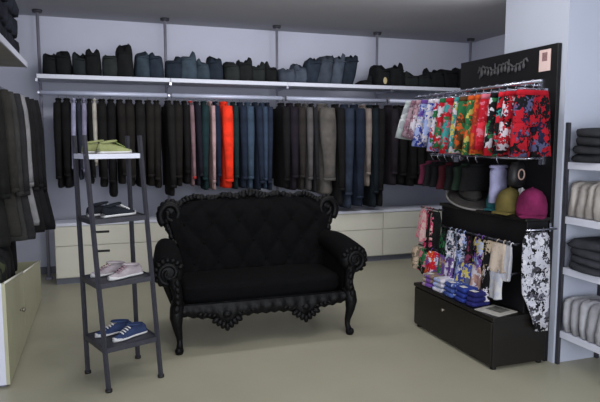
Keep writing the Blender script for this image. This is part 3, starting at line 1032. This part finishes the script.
# folded beach towels and shirts along the front of the chest
FT = [(4.15, .150, [(.62, .58, .50), (.50, .42, .36), PU], 'tan and purple patterned'), (3.985, .150, [WH, LB, (.62, .64, .70)], 'white and pale blue'), (3.825, .150, [(.26, .34, .60), (.66, .70, .80), (.20, .26, .50)], 'blue and white'),
      (3.67, .145, [(.16, .22, .52), (.20, .28, .58)], 'royal blue'), (3.545, .10, [(.12, .13, .34), (.16, .16, .40)], 'dark navy blue')]
for k, (y, w, cols, nm) in enumerate(FT):
    m = pattern('towel_' + nm.replace(' ', '_'), cols, 20, k + 60)
    g = thing('folded_shirt', '%s folded shirt on the front edge of the chest' % nm, 'shirt', (2.618, y, CT + .0008), R.uniform(-.12, .12), 'folded shirts on the chest')
    for q in range(3):
        MB().loft(rbox_rings(.085 - .006 * q, -w / 2 + .004, w / 2 - .004, .001 + .036 * q, .036 + .036 * q, .014, 28, 0, .004)).build('folded_layer', m, g)
    MB().box((-.06, -.03, .1122), (-.018, .03, .1135)).build('white_label', M['rubber'], g, smooth=False)
fl = thing('flyer', 'pale printed leaflet lying on the near end of the chest top', 'leaflet', (2.655, 3.385, CT + .0008), .25)
MB().box((-.105, -.105, 0), (.105, .105, .004)).build('paper', M['paper'], fl, smooth=False)
MB().box((-.03, -.06, .0041), (.085, .07, .0052)).build('printed_picture', M['print'], fl, smooth=False)

# hats on the riser
sun = thing('sun_hat', 'wide-brimmed dark sun hat with a pale rim, far end of the riser', 'hat', (2.865, 4.02, RT + .07), 0, None, (math.radians(16), math.radians(-14), 0))
strw = mat('dark_straw', (.17, .16, .15), .8, var=.3, scale=40)
MB().loft([[(r_ * math.cos(a) * .72, r_ * math.sin(a), z_) for a in [2 * PI * k / 28 for k in range(28)]] for r_, z_ in ((.235, .0), (.19, .012), (.12, .018), (.105, .06), (.09, .095), (.05, .108))]).build('brim_and_crown', strw, sun)
MB().tube([(.235 * .72 * math.cos(a), .235 * math.sin(a), .0) for a in [2 * PI * k / 32 for k in range(32)]], .009, 6, closed=True).build('rim', mat('grey_braid', (.44, .43, .42), .8), sun)
MB().tube([(.112 * .72 * math.cos(a), .112 * math.sin(a), .03) for a in [2 * PI * k / 24 for k in range(24)]], .011, 6, closed=True).build('hat_band', M['black'], sun)


def make_cap(label, loc, rz, c, s=1.0):
    g = thing('cap', label, 'cap', loc, rz, 'caps on the riser')
    m = fabric(c)
    MB().loft([[(rr * s * math.cos(a), rr * s * .95 * math.sin(a), z * s) for a in [2 * PI * k / 20 for k in range(20)]] for rr, z in ((.094, 0), (.099, .03), (.097, .08), (.085, .125), (.060, .158), (.025, .176), (.004, .18))]).build('crown', m, g)
    MB().grid(lambda i, j: ((-.085 - .075 * j * math.cos((i - .5) * 2.2)) * s, (i - .5) * .17 * s * (1 - .25 * j), (.004 - .012 * j + .012 * math.cos((i - .5) * PI) + .006) * s), 10, 4).build('brim', m, g, solid=.004)
    MB().ell((0, 0, .181 * s), (.009, .009, .005)).build('top_button', m, g)
    return g


make_cap('teal cap on the riser, furthest of the three caps', (2.915, 3.735, RT + .004), .5, (.15, .36, .38), .95)
make_cap('olive cap in the middle of the three caps', (2.86, 3.535, RT + .004), .3, (.40, .36, .20), 1.05)
make_cap('magenta cap nearest the camera of the three caps', (2.885, 3.33, RT + .004), .9, (.44, .13, .29), 1.12)
c2 = thing('folded_cloth', 'small crumpled white cloth between the olive and magenta caps', 'cloth', (2.885, 3.435, RT + .003))
MB().ell((0, 0, .1), (.02, .024, .10), None, 10, 8).ell((.012, .02, .17), (.022, .028, .02), (.4, 0, .3), 10, 6).ell((-.008, -.02, .165), (.02, .022, .024), None, 10, 6).build('crumpled_cloth', M['rubber'], c2)

# black and white floral dress hung at the near end of the riser
flo = pattern('floral_print', [(.76, .76, .80), (.10, .10, .11), (.72, .72, .76), (.80, .80, .82), (.22, .22, .24), (.70, .70, .74), (.36, .36, .40)], 27, 5)
g = thing('sundress', 'black and white floral dress hanging at the near end of the chest', 'dress', (2.83, 3.205, .985))
rg_ = []
for s, hw, cx in ((0, .085, 0), (.06, .115, 0), (.2, .118, 0), (.40, .122, .004), (.6, .118, .012), (.72, .095, .035), (.86, .075, .06), (1.0, .055, .075)):
    rg_.append([(cx + hw * math.copysign(abs(math.cos(a)) ** .8, math.cos(a)), .020 * math.sin(a) * (1 + .4 * math.sin(5 * a + s * 6)), -.02 - s * .70) for a in [2 * PI * k / 20 for k in range(20)]])
MB().loft(rg_).build('dress_body', flo, g)
for s in (-1, 1):
    MB().tube([(s * .06, -.012, -.03), (s * .055, 0, .01), (s * .05, .014, -.03)], .006, 6).build('strap', flo, g)
hk = thing('garment_hook', 'short chrome arm on the panel holding the floral dress', 'hook', (2.83, 3.205, .985))
MB().tube([(-.09, 0, -.001), (.17, 0, -.001), (.17, .064, -.001)], .006, 8).build('arm_rod', M['chrome'], hk)
MB().box((.163, .063, -.03), (.178, .066, .03)).build('wall_plate', M['chrome'], hk, smooth=False)

# ------------------------------------------------------------------ right shelf unit
ru = thing('shelf_unit', 'black framed open shelf unit with white boards at the right edge', 'shelf unit', (3.06, 2.80, 0))
for x in (0, .36):
    for y in (0.0, .405):
        MB().box((x - .012, y - .012, 0), (x + .012, y + .012, 1.80 if x else 1.72)).build('upright', M['blackmetal'], ru, smooth=False)
LV = [.20, .66, 1.02, 1.40]
for z in LV:
    MB().box((-.004, .013, z), (.36, .392, z + .05)).build('shelf', M['white'], ru, smooth=False, bevel=.003)
MB().box((.372, -.01, .1), (.382, .415, 1.62)).build('back_panel', M['white'], ru, smooth=False)
for k, z in enumerate(LV):
    if k in (1, 3):
        c = (.20, .205, .225) if k == 1 else (.17, .175, .19)
        for q in range(4):
            hh = .058 if k == 1 else .062
            o = jeans_fold('folded_jeans', .40, .36, hh, fabric(tuple(v * (1 + .06 * (q % 2)) for v in c)), 0, 900 + k * 10 + q, (3.235, 3.0, z + .051 + q * (hh - .006)), 0, .004)
            tag(o, '%s jeans, %s from the bottom of pile on %s right shelf' % ('dark grey' if k == 1 else 'black', ORD[q + 1], 'lower' if k == 1 else 'top'), 'jeans', 'dark jeans on the right shelf unit')
    else:
        for q in range(5):
            c = (.64, .62, .60) if k == 2 else (.62, .62, .64)
            c = tuple(v * (1 - .08 * (q % 2)) for v in c)
            o = jeans_fold('folded_trousers', .34, .070, .235 if k == 2 else .25, fabric(c), 0, 930 + k * 10 + q, (3.22, 2.85 + .075 * q, z + .051), 0, .03)
            tag(o, '%s trousers standing on the %s right shelf, %s from the pillar' % ('cream' if k == 2 else 'pale grey', 'second' if k == 2 else 'lowest', ORD[5 - q]), 'trousers', 'pale trousers on the right shelf unit')


# ------------------------------------------------------------------ light
def area(name, loc, rot, sx, sy, e, c=(1, 1, 1)):
    l = bpy.data.lights.new(name, 'AREA')
    l.shape = 'RECTANGLE'
    l.size, l.size_y = sx, sy
    l.energy = e
    l.color = c
    o = bpy.data.objects.new(name, l)
    col.objects.link(o)
    o.location = loc
    o.rotation_euler = rot
    return o


area('ceiling_light', (1.6, 2.4, 2.98), (0, 0, 0), 1.6, 1.2, 12, (1.0, .97, .93))
area('back_wall_fill', (1.9, 4.9, 2.95), (math.radians(42), 0, 0), 3.8, .3, 50, (.97, .97, 1.0))  # added fill lamp, tilted to brighten the back wall
for x, y in ((.4, 3.3), (2.0, 3.3)):  # unseen point lamps added to lift the ceiling and back wall
    l = bpy.data.lights.new('fill_point', 'POINT')
    l.energy = 19
    l.shadow_soft_size = .12
    l.color = (1, .98, .95)
    o = bpy.data.objects.new('fill_point', l)
    col.objects.link(o)
    o.location = (x, y, 2.62)
area('front_fill', (.6, -1.9, 1.6), (PI / 2, 0, 0), 3.8, 2.4, 230, (.92, .95, 1.0))  # frontal fill added behind the camera; no actual window there
w = bpy.data.worlds.new('world')
scn.world = w
w.use_nodes = True
w.node_tree.nodes['Background'].inputs['Color'].default_value = (.80, .86, 1.0, 1)
w.node_tree.nodes['Background'].inputs['Strength'].default_value = .35
scn.view_settings.view_transform = 'Standard'
scn.view_settings.look = 'None'
scn.view_settings.exposure = 0
